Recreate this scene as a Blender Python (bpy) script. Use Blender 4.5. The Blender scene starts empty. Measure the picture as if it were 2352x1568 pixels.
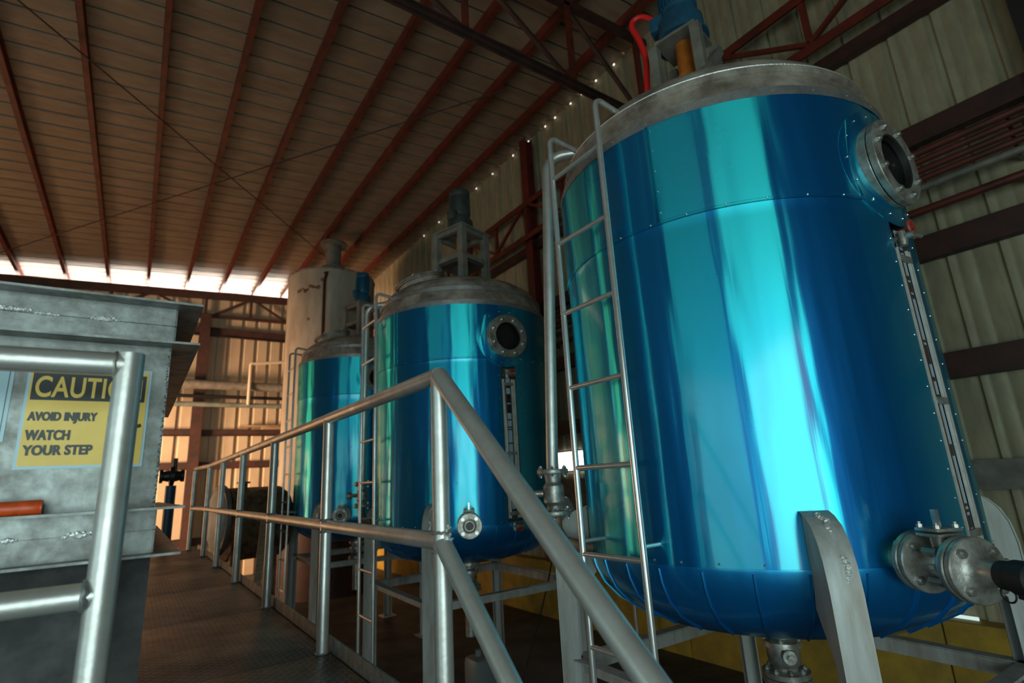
import bpy, bmesh, math, random
from math import sin, cos, pi, radians as rad
from mathutils import Vector, Matrix

random.seed(7)
S = bpy.context.scene
COL = S.collection
H = 2.22            # camera height above the floor; coordinates below are measured from eye level

# ------------------------------------------------------------------ camera
cam_d = bpy.data.cameras.new('camera'); cam = bpy.data.objects.new('camera', cam_d); COL.objects.link(cam)
YAW, PITCH, ROLL = -.6152776, .2499338, -.055963
fw = Vector((-sin(YAW)*cos(PITCH), cos(YAW)*cos(PITCH), sin(PITCH)))
rt0 = Vector((cos(YAW), sin(YAW), 0)); up0 = rt0.cross(fw)
rt = cos(ROLL)*rt0 + sin(ROLL)*up0; up = -sin(ROLL)*rt0 + cos(ROLL)*up0
cam.matrix_world = Matrix(((rt.x, up.x, -fw.x, 0), (rt.y, up.y, -fw.y, 0), (rt.z, up.z, -fw.z, H), (0, 0, 0, 1)))
cam_d.sensor_fit = 'HORIZONTAL'; cam_d.sensor_width = 36; cam_d.lens = 1221.83/2352*36
cam_d.clip_start = .05; cam_d.clip_end = 200
cam_d.dof.use_dof = True; cam_d.dof.focus_distance = 2.1; cam_d.dof.aperture_fstop = 2.4
S.camera = cam

# ------------------------------------------------------------------ daylight and exposure
S.view_settings.view_transform = 'Standard'; S.view_settings.look = 'None'
S.view_settings.gamma = 1; S.view_settings.use_curve_mapping = False
S.view_settings.exposure = 0
S.cycles.max_bounces = 8; S.cycles.diffuse_bounces = 4; S.cycles.glossy_bounces = 4
S.cycles.sample_clamp_indirect = 6; S.cycles.use_denoising = True
W = bpy.data.worlds.new('daylight'); S.world = W; W.use_nodes = True
wn = W.node_tree.nodes; wl = W.node_tree.links; bg = wn['Background']
# sunlit ground beyond the back wall, a dim cool surrounding everywhere else
wt = wn.new('ShaderNodeTexCoord'); wx = wn.new('ShaderNodeVectorMath'); wx.operation = 'DOT_PRODUCT'; wx.inputs[1].default_value = (.25, .60, -.76); wl.new(wt.outputs['Generated'], wx.inputs[0])
wr = wn.new('ShaderNodeMapRange'); wr.interpolation_type = 'SMOOTHSTEP'; wr.inputs[1].default_value = .74; wr.inputs[2].default_value = .97; wl.new(wx.outputs['Value'], wr.inputs[0])
wm = wn.new('ShaderNodeMix'); wm.data_type = 'RGBA'; wl.new(wr.outputs[0], wm.inputs[0])
wm.inputs[6].default_value = (.06, .075, .08, 1); wm.inputs[7].default_value = (30.0, 27.5, 24.0, 1)
wl.new(wm.outputs[2], bg.inputs[0]); bg.inputs[1].default_value = 1.0

def daylight(name, loc, rot, sx, sy, radiance, colr):
    l = bpy.data.lights.new(name, 'AREA'); l.shape = 'RECTANGLE'; l.size = sx; l.size_y = sy
    l.color = colr; l.energy = radiance*pi*sx*sy
    o = bpy.data.objects.new(name, l); COL.objects.link(o); o.location = (loc[0], loc[1], loc[2]+H); o.rotation_euler = rot
    return o
# the big open gate of the front wall, behind the photographer
daylight('gate_daylight', (-2.7, -4.48, -.15), (rad(90), 0, 0), 5.9, 4.0, 4.4, (.75, 1.0, .97))
# a second open gate in the left wall, level with the photographer, facing a shaded yard
daylight('side_gate_daylight', (-6.98, -1.0, -.2), (rad(90), 0, rad(-90)), 5.8, 3.9, 1.5, (.72, 1.0, .98))
# the sunny side door of the left wall, far back
daylight('side_door_daylight', (-6.98, 14.6, -.5), (rad(90), 0, rad(-90)), 2.8, 3.4, 7.5, (1.0, .60, .31))
# added warm fill lamp at the same door, narrowed and aimed at the back wall
fill_lamp = daylight('back_wall_fill', (-6.8, 12.9, .2), Vector((8.6, 4.3, .2)).to_track_quat('-Z', 'Y').to_euler(), 2.6, 2.4, 34.0, (1.0, .60, .34)); fill_lamp.data.spread = rad(75)

# ------------------------------------------------------------------ materials
def mat(name, col, metal=0., rough=.5, var=0., scale=6., col2=None, bump=0., bscale=40., stretch=None, spec=.5):
    m = bpy.data.materials.new(name); m.use_nodes = True
    nt = m.node_tree; N = nt.nodes; L = nt.links; p = N['Principled BSDF']
    p.inputs['Base Color'].default_value = (*col, 1); p.inputs['Metallic'].default_value = metal
    p.inputs['Roughness'].default_value = rough; p.inputs['Specular IOR Level'].default_value = spec
    if var or bump:
        tc = N.new('ShaderNodeTexCoord'); mp = N.new('ShaderNodeMapping')
        L.new(tc.outputs['Object'], mp.inputs[0])
        if stretch: mp.inputs['Scale'].default_value = stretch
    if var:
        n = N.new('ShaderNodeTexNoise'); n.inputs['Scale'].default_value = scale; n.inputs['Detail'].default_value = 6; n.inputs['Roughness'].default_value = .65
        L.new(mp.outputs[0], n.inputs[0])
        r = N.new('ShaderNodeValToRGB'); r.color_ramp.elements[0].position = .5-.32*(1-var)-.03; r.color_ramp.elements[1].position = .72
        c2 = col2 or tuple(c*.4 for c in col)
        r.color_ramp.elements[0].color = (*c2, 1); r.color_ramp.elements[1].color = (*col, 1)
        L.new(n.outputs[0], r.inputs[0]); L.new(r.outputs[0], p.inputs['Base Color'])
        rr = N.new('ShaderNodeMapRange'); rr.inputs[3].default_value = min(1, rough*1.3); rr.inputs[4].default_value = rough*.8
        L.new(n.outputs[0], rr.inputs[0]); L.new(rr.outputs[0], p.inputs['Roughness'])
    if bump:
        n2 = N.new('ShaderNodeTexNoise'); n2.inputs['Scale'].default_value = bscale; n2.inputs['Detail'].default_value = 4
        L.new(mp.outputs[0], n2.inputs[0])
        b = N.new('ShaderNodeBump'); b.inputs['Strength'].default_value = bump; b.inputs['Distance'].default_value = .01
        L.new(n2.outputs[0], b.inputs['Height']); L.new(b.outputs[0], p.inputs['Normal'])
    return m

def blue_sheet(ANI=.75, AROT=0., gloss=.42, name='blue_lacquered_sheet'):
    # blue lacquered aluminium: a soft blue body under a sharper teal clear lacquer, lightly rippled and scratched
    m = bpy.data.materials.new(name); m.use_nodes = True
    nt = m.node_tree; N = nt.nodes; L = nt.links; p = N['Principled BSDF']; out = N['Material Output']
    tc = N.new('ShaderNodeTexCoord')
    mp = N.new('ShaderNodeMapping'); mp.inputs['Scale'].default_value = (2.6, 2.6, .35); L.new(tc.outputs['Object'], mp.inputs[0])
    n = N.new('ShaderNodeTexNoise'); n.inputs['Scale'].default_value = 2.2; n.inputs['Detail'].default_value = 2.0; L.new(mp.outputs[0], n.inputs[0])
    mp2 = N.new('ShaderNodeMapping'); mp2.inputs['Scale'].default_value = (26, 26, .5); L.new(tc.outputs['Object'], mp2.inputs[0])
    n2 = N.new('ShaderNodeTexNoise'); n2.inputs['Scale'].default_value = 1.5; n2.inputs['Detail'].default_value = 3; L.new(mp2.outputs[0], n2.inputs[0])
    b1 = N.new('ShaderNodeBump'); b1.inputs['Strength'].default_value = .35; b1.inputs['Distance'].default_value = .03; L.new(n.outputs[0], b1.inputs['Height'])
    b2 = N.new('ShaderNodeBump'); b2.inputs['Strength'].default_value = .10; b2.inputs['Distance'].default_value = .004
    L.new(n2.outputs[0], b2.inputs['Height']); L.new(b1.outputs[0], b2.inputs['Normal'])
    n3 = N.new('ShaderNodeTexNoise'); n3.inputs['Scale'].default_value = 3; n3.inputs['Detail'].default_value = 3; L.new(tc.outputs['Object'], n3.inputs[0])
    rr = N.new('ShaderNodeMapRange'); rr.inputs[1].default_value = .2; rr.inputs[2].default_value = .8; rr.inputs[3].default_value = .26; rr.inputs[4].default_value = .31
    L.new(n3.outputs[0], rr.inputs[0])
    p.inputs['Base Color'].default_value = (.0, .19, .64, 1); p.inputs['Coat Weight'].default_value = 1.0; p.inputs['Coat Roughness'].default_value = .12; p.inputs['Metallic'].default_value = .72
    p.inputs['Roughness'].default_value = .40; L.new(b2.outputs[0], p.inputs['Normal'])
    g = N.new('ShaderNodeBsdfAnisotropic'); g.inputs['Color'].default_value = (.05, .95, .82, 1); g.inputs['Anisotropy'].default_value = ANI; g.inputs['Rotation'].default_value = AROT
    tg = N.new('ShaderNodeTangent'); tg.direction_type = 'RADIAL'; tg.axis = 'Z'; L.new(tg.outputs[0], g.inputs['Tangent'])
    L.new(rr.outputs[0], g.inputs['Roughness']); L.new(b2.outputs[0], g.inputs['Normal'])
    mx = N.new('ShaderNodeMixShader'); mx.inputs[0].default_value = gloss
    L.new(p.outputs[0], mx.inputs[1]); L.new(g.outputs[0], mx.inputs[2]); L.new(mx.outputs[0], out.inputs[0])
    return m

def deck_mat():
    m = mat('checker_plate', (.21, .195, .185), .35, .42, var=.6, scale=3, col2=(.06, .05, .045))
    nt = m.node_tree; N = nt.nodes; L = nt.links; p = N['Principled BSDF']
    tc = N.new('ShaderNodeTexCoord'); mp = N.new('ShaderNodeMapping'); mp.inputs['Rotation'].default_value = (0, 0, rad(45)); L.new(tc.outputs['Object'], mp.inputs[0])
    w = []
    for ax, sc in ((0, 28), (1, 28)):
        sx = N.new('ShaderNodeSeparateXYZ'); L.new(mp.outputs[0], sx.inputs[0])
        mu = N.new('ShaderNodeMath'); mu.operation = 'MULTIPLY'; mu.inputs[1].default_value = sc*2*pi/2; L.new(sx.outputs[ax], mu.inputs[0])
        sn = N.new('ShaderNodeMath'); sn.operation = 'SINE'; L.new(mu.outputs[0], sn.inputs[0]); w.append(sn)
    mm = N.new('ShaderNodeMath'); mm.operation = 'MULTIPLY'; L.new(w[0].outputs[0], mm.inputs[0]); L.new(w[1].outputs[0], mm.inputs[1])
    ab = N.new('ShaderNodeMath'); ab.operation = 'ABSOLUTE'; L.new(mm.outputs[0], ab.inputs[0])
    cr = N.new('ShaderNodeMapRange'); cr.inputs[1].default_value = .45; cr.inputs[2].default_value = .7; L.new(ab.outputs[0], cr.inputs[0])
    b = N.new('ShaderNodeBump'); b.inputs['Strength'].default_value = 1.0; b.inputs['Distance'].default_value = .012
    L.new(cr.outputs[0], b.inputs['Height']); L.new(b.outputs[0], p.inputs['Normal'])
    return m

def emit(name, col, st):
    m = bpy.data.materials.new(name); m.use_nodes = True
    N = m.node_tree.nodes; N.remove(N['Principled BSDF']); e = N.new('ShaderNodeEmission')
    e.inputs[0].default_value = (*col, 1); e.inputs[1].default_value = st
    m.node_tree.links.new(e.outputs[0], N['Material Output'].inputs[0]); return m

M = dict(
    blue=blue_sheet(), blued=blue_sheet(0., 0., .2, 'blue_hammered_sheet'), deck=deck_mat(), framegrey=mat('grimy_frame_paint', (.23, .22, .19), .1, .5, var=.5, scale=7, col2=(.12, .11, .09)), railbar=mat('bright_rail', (.74, .74, .71), .3, .35, var=.3, scale=20, col2=(.5, .48, .45)), nearblack=mat('near_black_plate', (.045, .045, .042), .3, .5, var=.8, scale=6, col2=(.008, .008, .008)),
    steel=mat('galvanised_tube', (.64, .64, .62), .7, .37, var=.4, scale=9, col2=(.45, .42, .385), bump=.06, bscale=60),
    scuffed=mat('scuffed_plate', (.33, .345, .335), .5, .42, var=.5, scale=18, col2=(.14, .135, .125), bump=.1, bscale=30),
    plate=mat('dark_plate', (.13, .125, .12), .5, .5, var=.5, scale=8),
    stainless=mat('polished_tube', (.70, .70, .69), .7, .22, var=.2, scale=14, col2=(.5, .49, .48)),
    dome=mat('dusty_steel', (.50, .43, .36), .2, .5, var=.55, scale=5, col2=(.13, .10, .08), bump=.12, bscale=25),
    band=mat('bright_strip', (.55, .55, .55), .8, .38, var=.3, scale=9),
    cast=mat('cast_steel', (.54, .54, .51), .6, .36, var=.5, scale=16, col2=(.20, .165, .135), bump=.15, bscale=50),
    bolt=mat('bolt_steel', (.55, .54, .52), .9, .3),
    leg=mat('grey_paint', (.47, .50, .50), .1, .45, var=.45, scale=3.2, col2=(.30, .26, .22), stretch=(5, 5, .7)),
    mblue=mat('blue_motor_paint', (.015, .115, .20), .1, .42, var=.5, scale=8, col2=(.01, .05, .09)),
    mgrey=mat('grey_motor_paint', (.075, .085, .08), .2, .5, var=.5, scale=10),
    orange=mat('orange_paint', (.62, .17, .015), 0, .45, var=.3, scale=9),
    hose=mat('red_hose', (.62, .014, .012), 0, .4),
    handwheel=mat('red_wheel', (.48, .06, .04), 0, .45, var=.4, scale=30),
    rod=mat('orange_tube', (.78, .09, .012), 0, .4, var=.3, scale=30),
    dimred=mat('dim_red_pipe', (.15, .030, .020), .05, .5, var=.6, scale=4, col2=(.05, .016, .012)), darksteel=mat('near_black_steel', (.018, .014, .013), 0, .6),  # darksteel is an even near-black, darker than the other column steel
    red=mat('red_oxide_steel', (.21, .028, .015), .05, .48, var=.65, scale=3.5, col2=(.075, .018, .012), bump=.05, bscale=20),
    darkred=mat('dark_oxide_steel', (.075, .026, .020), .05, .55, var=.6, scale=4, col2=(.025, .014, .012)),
    roof=mat('roof_sheet', (.34, .255, .18), .05, .5, var=.4, scale=2.2, col2=(.22, .155, .11), stretch=(1, 3, 1)),
    wallb=mat('back_wall_sheet', (.52, .44, .32), .05, .5, var=.3, scale=1.2, col2=(.38, .29, .20), stretch=(1, 1, .6)),
    wallr=mat('side_wall_sheet', (.41, .37, .24), .05, .5, var=.4, scale=2.2, col2=(.24, .21, .14), stretch=(3, 3, .9)),
    darkwall=mat('dark_grey_sheet', (.16, .15, .14), .05, .6),  # even dark grey for the left and front walls
    yellow=mat('yellow_masonry', (.52, .34, .035), 0, .6, var=.5, scale=3, col2=(.25, .16, .03), bump=.1, bscale=14),
    floor=mat('dirty_concrete', (.085, .075, .066), 0, .6, var=.7, scale=1.8, col2=(.03, .027, .025), bump=.15, bscale=9),
    pale=mat('pale_render', (.50, .45, .37), 0, .6, var=.5, scale=1.6, col2=(.30, .25, .20), stretch=(2, 2, .6)),
    rust=mat('rusty_steel', (.30, .18, .105), .2, .6, var=.6, scale=8, col2=(.07, .035, .02)),
    white=mat('off_white_paint', (.80, .80, .77), 0, .5, var=.3, scale=6, col2=(.48, .45, .40)),
    pvc=mat('cream_plastic', (.60, .52, .40), 0, .45),
    greypipe=mat('grey_pipe', (.26, .24, .21), .1, .5, var=.4, scale=5),
    tealpipe=mat('faded_green_pipe', (.24, .28, .25), .1, .5, var=.4, scale=5),
    bluepipe=mat('dark_blue_pipe', (.015, .05, .10), .1, .45),
    black=mat('black_paint', (.012, .012, .013), 0, .4),
    rubber=mat('black_rubber', (.010, .010, .011), 0, .55),
    wood=mat('weathered_board', (.42, .29, .17), 0, .6, var=.5, scale=5, stretch=(1, 8, 8)),
    signy=mat('sign_yellow', (.92, .60, .11), 0, .38, var=.2, scale=9, col2=(.74, .48, .09)),
    signb=mat('sign_pale_border', (.42, .60, .68), 0, .38),
    ink=mat('sign_black', (.014, .016, .017), 0, .4),
    bead=mat('weld_bead', (.80, .80, .78), .6, .35, bump=.5, bscale=90),
    gauge=mat('gauge_scale', (.30, .42, .50), 0, .4), gauged=mat('gauge_tube', (.09, .035, .028), 0, .15),
    jug=mat('grey_plastic', (.16, .18, .19), 0, .45),
    day=emit('open_daylight', (1, .98, .95), 6.0), daycool=emit('cool_daylight_slit', (.62, .82, .78), 1.0), dot=emit('roof_leak_daylight', (1, .9, .8), 1.3),
)
mg = bpy.data.materials.new('sight_glass'); mg.use_nodes = True
pg = mg.node_tree.nodes['Principled BSDF']; pg.inputs['Base Color'].default_value = (.9, .95, .95, 1); pg.inputs['Roughness'].default_value = .03; pg.inputs['Transmission Weight'].default_value = 1; pg.inputs['IOR'].default_value = 1.1
M['glass'] = mg

# ------------------------------------------------------------------ object helpers (vertices in eye-level coordinates)
BASE = {}
def props(o, label=None, cat=None, group=None, kind=None):
    if label: o['label'] = label
    if cat: o['category'] = cat
    if group: o['group'] = group
    if kind: o['kind'] = kind
    return o
def thing(name, label, cat, loc, group=None):
    o = bpy.data.objects.new(name, None); o.empty_display_size = .1; COL.objects.link(o)
    o.location = (loc[0], loc[1], loc[2]+H); BASE[o] = Vector(loc)
    return props(o, label, cat, group)
def obj(name, bm, mats, parent=None, label=None, cat=None, group=None, kind=None, loc=None, sharp=35):
    bm.normal_update()
    lim = rad(sharp)
    for f in bm.faces: f.smooth = True
    for e in bm.edges:
        if len(e.link_faces) == 2:
            try: e.smooth = e.calc_face_angle() < lim
            except ValueError: pass
    base = BASE[parent] if parent else None
    if base is None:
        if loc is None:
            xs = [v.co for v in bm.verts]
            loc = (sum(v.x for v in xs)/len(xs), sum(v.y for v in xs)/len(xs), min(v.z for v in xs))
        base = Vector(loc)
    bmesh.ops.translate(bm, verts=bm.verts, vec=-base)
    me = bpy.data.meshes.new(name); bm.to_mesh(me); bm.free()
    for k in (mats if isinstance(mats, (list, tuple)) else [mats]): me.materials.append(M[k])
    o = bpy.data.objects.new(name, me); COL.objects.link(o); BASE[o] = base
    if parent: o.parent = parent
    else: o.location = base + Vector((0, 0, H))
    return props(o, label, cat, group, kind)
def struct(name, bm, mats, **k): return obj(name, bm, mats, kind='structure', **k)
NB = bmesh.new
def setmat(bm, n0, mi):
    if mi:
        bm.faces.ensure_lookup_table()
        for f in bm.faces[n0:]: f.material_index = mi
def box(bm, a, b, mi=0, bev=0., rot=None):
    """axis box from corner a to corner b; rot = (angle, axis) about its centre"""
    n0 = len(bm.faces); c = [(a[i]+b[i])/2 for i in range(3)]; d = [abs(b[i]-a[i]) for i in range(3)]
    r = bmesh.ops.create_cube(bm, size=1); vs = r['verts']
    for v in vs: v.co = Vector((v.co.x*d[0], v.co.y*d[1], v.co.z*d[2]))
    if bev:
        es = list({e for v in vs for e in v.link_edges})
        rb = bmesh.ops.bevel(bm, geom=es, offset=bev, segments=2, affect='EDGES', profile=.6)
        vs = list({v for f in rb['faces'] for v in f.verts} | {v for v in vs if v.is_valid})
        bm.faces.ensure_lookup_table(); vs = list({v for f in bm.faces[n0:] for v in f.verts}) or vs
    mt = Matrix.Translation(c)
    if rot: mt = mt @ Matrix.Rotation(rot[0], 4, rot[1])
    bmesh.ops.transform(bm, matrix=mt, verts=vs); setmat(bm, n0, mi); return bm
def frame_of(d):
    d = d.normalized(); a = Vector((0, 0, 1)) if abs(d.z) < .9 else Vector((1, 0, 0))
    u = d.cross(a).normalized(); return u, d.cross(u).normalized(), d
def bar(bm, p, q, w, h, mi=0, upv=(0, 0, 1)):
    """rectangular bar from p to q, width w sideways, h along upv"""
    n0 = len(bm.faces); p = Vector(p); q = Vector(q); d = (q-p).normalized(); u = Vector(upv)
    s = d.cross(u).normalized(); t = s.cross(d).normalized()
    vs = [bm.verts.new(c + s*x*w/2 + t*y*h/2) for c in (p, q) for x, y in ((-1, -1), (1, -1), (1, 1), (-1, 1))]
    for f in ((3, 2, 1, 0), (4, 5, 6, 7), (0, 1, 5, 4), (1, 2, 6, 5), (2, 3, 7, 6), (3, 0, 4, 7)): bm.faces.new([vs[i] for i in f])
    setmat(bm, n0, mi); return bm
def angle_bar(bm, p, q, w=.06, t=.006, upv=(0, 0, 1)):
    p = Vector(p); q = Vector(q); d = (q-p).normalized(); s = d.cross(Vector(upv)).normalized(); u = s.cross(d).normalized()
    bar(bm, p, q, w, t, upv=u); bar(bm, p-s*(w/2-t/2)-u*w/2, q-s*(w/2-t/2)-u*w/2, t, w, upv=u); return bm
def chan_bar(bm, p, q, w=.075, h=.15, t=.005, upv=(0, 0, 1), side=1):
    """C section: web of height h, two flanges of width w towards side"""
    p = Vector(p); q = Vector(q); d = (q-p).normalized(); s = d.cross(Vector(upv)).normalized()*side; u = Vector(upv)
    bar(bm, p, q, t, h, upv=u)
    for k in (-1, 1): bar(bm, p+s*w/2+u*k*(h/2-t/2), q+s*w/2+u*k*(h/2-t/2), w, t, upv=u)
    return bm
def tube(bm, pts, r, seg=14, mi=0, cap=True, closed=False):
    n0 = len(bm.faces); pts = [Vector(p) for p in pts]; n = len(pts); rings = []; pu = None
    for i, p in enumerate(pts):
        if closed: t = (pts[(i+1) % n]-p).normalized() + (p-pts[i-1]).normalized()
        elif i == 0: t = pts[1]-p
        elif i == n-1: t = p-pts[-2]
        else: t = (pts[i+1]-p).normalized() + (p-pts[i-1]).normalized()
        t.normalize()
        if pu is None: pu = frame_of(t)[0]
        pu = (pu - t*pu.dot(t)).normalized(); pv = t.cross(pu)
        sc = 1.
        if 0 < i < n-1 or closed:
            c = (pts[(i+1) % n]-p).normalized().dot(t); sc = 1/max(.5, c)
        ri = r[i] if isinstance(r, (list, tuple)) else r
        # widen only across the mitre
        bend = None
        if sc > 1.001:
            bend = ((pts[(i+1) % n]-p).normalized()-(p-pts[i-1]).normalized()); bend -= t*bend.dot(t); bend.normalize()
        ring = []
        for k in range(seg):
            o = (pu*cos(2*pi*k/seg)+pv*sin(2*pi*k/seg))*ri
            if bend: o = o + bend*o.dot(bend)*(sc-1)
            ring.append(bm.verts.new(p+o))
        rings.append(ring)
    m = n if closed else n-1
    for i in range(m):
        a, b = rings[i], rings[(i+1) % n]
        for k in range(seg): bm.faces.new((a[k], a[(k+1) % seg], b[(k+1) % seg], b[k]))
    if cap and not closed: bm.faces.new(rings[0][::-1]); bm.faces.new(rings[-1])
    setmat(bm, n0, mi); return bm
def arc(c, r, u, v, a0, a1, n=8):
    c = Vector(c); u = Vector(u); v = Vector(v)
    return [c + u*r*cos(a0+(a1-a0)*i/n) + v*r*sin(a0+(a1-a0)*i/n) for i in range(n+1)]
def lathe(bm, prof, o=(0, 0, 0), d=(0, 0, 1), seg=48, mi=0, angs=None, skip=()):
    """revolve (radius, height) points about the line through o along d"""
    n0 = len(bm.faces); o = Vector(o); D = Vector(d).normalized()
    if abs(D.z) > .999: u, v = Vector((1, 0, 0)), Vector((0, 1, 0))*(1 if D.z > 0 else -1)
    else: u, v, _ = frame_of(D)
    A = angs or [2*pi*k/seg for k in range(seg)]; ns = len(A); rings = []
    for r, h in prof:
        if r < 1e-6: rings.append([bm.verts.new(o+D*h)])
        else: rings.append([bm.verts.new(o+D*h+(u*cos(a)+v*sin(a))*r) for a in A])
    for i in range(len(prof)-1):
        a, b = rings[i], rings[i+1]
        for k in range(ns):
            if k in skip: continue
            j = (k+1) % ns
            if len(a) == 1 and len(b) == 1: continue
            if len(a) == 1: bm.faces.new((a[0], b[j], b[k]))
            elif len(b) == 1: bm.faces.new((a[k], a[j], b[0]))
            else: bm.faces.new((a[k], a[j], b[j], b[k]))
    setmat(bm, n0, mi); return bm
def cyl(bm, p, q, r, seg=20, mi=0, r2=None):
    p = Vector(p); q = Vector(q); L = (q-p).length
    return lathe(bm, [(0, 0), (r, 0), (r2 if r2 is not None else r, L), (0, L)], p, q-p, seg, mi)
def hexbolt(bm, p, d, r=.012, h=.012, mi=0, stud=True):
    cyl(bm, p, Vector(p)+Vector(d).normalized()*h, r, 6, mi)
    if stud: cyl(bm, Vector(p)+Vector(d).normalized()*h, Vector(p)+Vector(d).normalized()*(h+.008), r*.55, 8, mi)
def dome_blob(bm, p, r, mi=0):
    n0 = len(bm.faces); bmesh.ops.create_icosphere(bm, subdivisions=1, radius=r, matrix=Matrix.Translation(p)); setmat(bm, n0, mi)
def extrude_poly(bm, pts, vec, mi=0):
    n0 = len(bm.faces); a = [bm.verts.new(Vector(p)) for p in pts]; b = [bm.verts.new(Vector(p)+Vector(vec)) for p in pts]
    f = bm.faces.new(a); bm.faces.new(b[::-1]); n = len(a)
    for i in range(n): bm.faces.new((a[i], b[i], b[(i+1) % n], a[(i+1) % n]))
    bmesh.ops.recalc_face_normals(bm, faces=list(bm.faces[n0:]) if False else [f for f in bm.faces][n0:])
    setmat(bm, n0, mi); return bm
def lettering(bm, s, x0, x1, z0, z1, place, bold=0., shear=0., mi=0, depth=.0006):
    """letters fitted to the rectangle x0..x1, z0..z1 and moved by place(x, z, d)"""
    cu = bpy.data.curves.new('letters', 'FONT'); cu.body = s; cu.offset = bold; cu.shear = shear; cu.space_character = 1.0+bold*2.5; cu.resolution_u = 6
    o = bpy.data.objects.new('letters', cu); COL.objects.link(o)
    dg = bpy.context.evaluated_depsgraph_get(); dg.update(); me = o.evaluated_get(dg).to_mesh()
    vs = [v.co.copy() for v in me.vertices]; fs = [list(p.vertices) for p in me.polygons]
    o.evaluated_get(dg).to_mesh_clear(); bpy.data.objects.remove(o); bpy.data.curves.remove(cu)
    ax, bx = min(v.x for v in vs), max(v.x for v in vs); ay, by = min(v.y for v in vs), max(v.y for v in vs)
    n0 = len(bm.faces)
    nv = [bm.verts.new(place(x0+(v.x-ax)/(bx-ax)*(x1-x0), z0+(v.y-ay)/(by-ay)*(z1-z0), depth)) for v in vs]
    for f in fs:
        try: bm.faces.new([nv[i] for i in f])
        except ValueError: pass
    setmat(bm, n0, mi); return bm

# ------------------------------------------------------------------ the shed
XR, XL, YF, YB = 5.9, -7.0, -4.5, 17.3
ZF = -H
def zroof(x): return 6.12 + .08*x
def ribbed(bm, o, du, dv, nu, length, out, pitch=.37, rib=.07, depth=.035, flute=True):
    """profiled sheet: o origin, du direction across the ribs, dv along them (length), out = outward offset of the ribs"""
    o = Vector(o); du = Vector(du); dv = Vector(dv)*length; out = Vector(out); prof = []
    for i in range(nu):
        s = i*pitch
        prof += [(s, 0), (s+.02, depth), (s+rib-.02, depth), (s+rib, 0)]
        if flute:
            for f in (.3, .62): prof += [(s+pitch*f+.06, 0), (s+pitch*f+.072, depth*.18), (s+pitch*f+.09, depth*.18), (s+pitch*f+.102, 0)]
    prof.append((nu*pitch, 0)); prev = None
    for s, d in prof:
        cur = [bm.verts.new(o+du*s+out*d), bm.verts.new(o+du*s+out*d+dv)]
        if prev: bm.faces.new((prev[0], cur[0], cur[1], prev[1]))
        prev = cur
    return bm
b = NB(); box(b, (XL-.3, YF-.3, ZF-.1), (XR+.3, YB+.3, ZF)); struct('floor', b, 'floor')
b = NB(); rl = math.hypot(XR+.35-XL+.35, .08*(XR-XL+.7))
ribbed(b, (XL-.35, YF-.4, zroof(XL-.35)), (0, 1, 0), Vector((XR-XL+.7, 0, .08*(XR-XL+.7))).normalized(), 64, rl, (0, 0, 1), rib=.05, depth=.10, flute=False)
struct('ceiling', b, 'roof')
b = NB(); ribbed(b, (XL, YB+.13, ZF), (1, 0, 0), Vector((0, 0, 1)), 35, 10-ZF, (0, 1, 0), rib=.13, depth=.05, flute=False)
for v in b.verts:
    if v.co.z > 5: v.co.z = 5.68+.055*v.co.x
struct('wall_back', b, 'wallb')
b = NB(); ribbed(b, (XR+.02, YF, ZF+.85), (0, 1, 0), Vector((0, 0, 1)), 60, zroof(XR)+.02-ZF-.85, (1, 0, 0)); struct('wall_right', b, 'wallr')
b = NB()
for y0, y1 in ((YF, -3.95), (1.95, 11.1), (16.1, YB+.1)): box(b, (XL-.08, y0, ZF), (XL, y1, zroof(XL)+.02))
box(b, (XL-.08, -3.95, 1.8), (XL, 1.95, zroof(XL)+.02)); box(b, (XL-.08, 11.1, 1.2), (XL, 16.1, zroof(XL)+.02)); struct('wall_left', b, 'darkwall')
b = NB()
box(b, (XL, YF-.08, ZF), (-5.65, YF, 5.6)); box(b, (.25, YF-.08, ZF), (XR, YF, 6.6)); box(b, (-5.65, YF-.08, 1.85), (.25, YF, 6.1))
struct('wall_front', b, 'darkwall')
b = NB()
for y0, y1 in ((YF, -1.), (-1., 2.06), (2.075, 4.72), (4.735, 6.9), (6.915, 10.4), (10.415, YB)): box(b, (XR-.16, y0, ZF), (XR+.1, y1, -1.36), bev=.008)
struct('baseboard_right', b, 'yellow')
# slit of daylight over the yellow wall, small window, leaks along the eave
b = NB(); box(b, (XR-.06, 1.83, -1.352), (XR-.05, 2.29, -1.325)); struct('window_1', b, 'daycool')
b = NB(); box(b, (XR-.02, 6.45, .06), (XR-.005, 7.15, .36))
for z in (.05, .37): box(b, (XR-.035, 6.4, z-.012), (XR-.003, 7.2, z+.012), 1)
for y in (6.42, 7.18): box(b, (XR-.035, y-.015, .05), (XR-.003, y+.015, .37), 1)
struct('window_2', b, ['day', 'darkred'])
b = NB()
for y in (4.95, 5.38, 5.75, 6.05, 6.5, 6.8, 7.35, 7.9, 8.7, 9.4, 10.3, 11.3, 12.2): box(b, (XR-.03, y-.016, zroof(XR)-.075-random.random()*.01), (XR-.015, y+.016, zroof(XR)-.05))
struct('window_3', b, 'dot')

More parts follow.
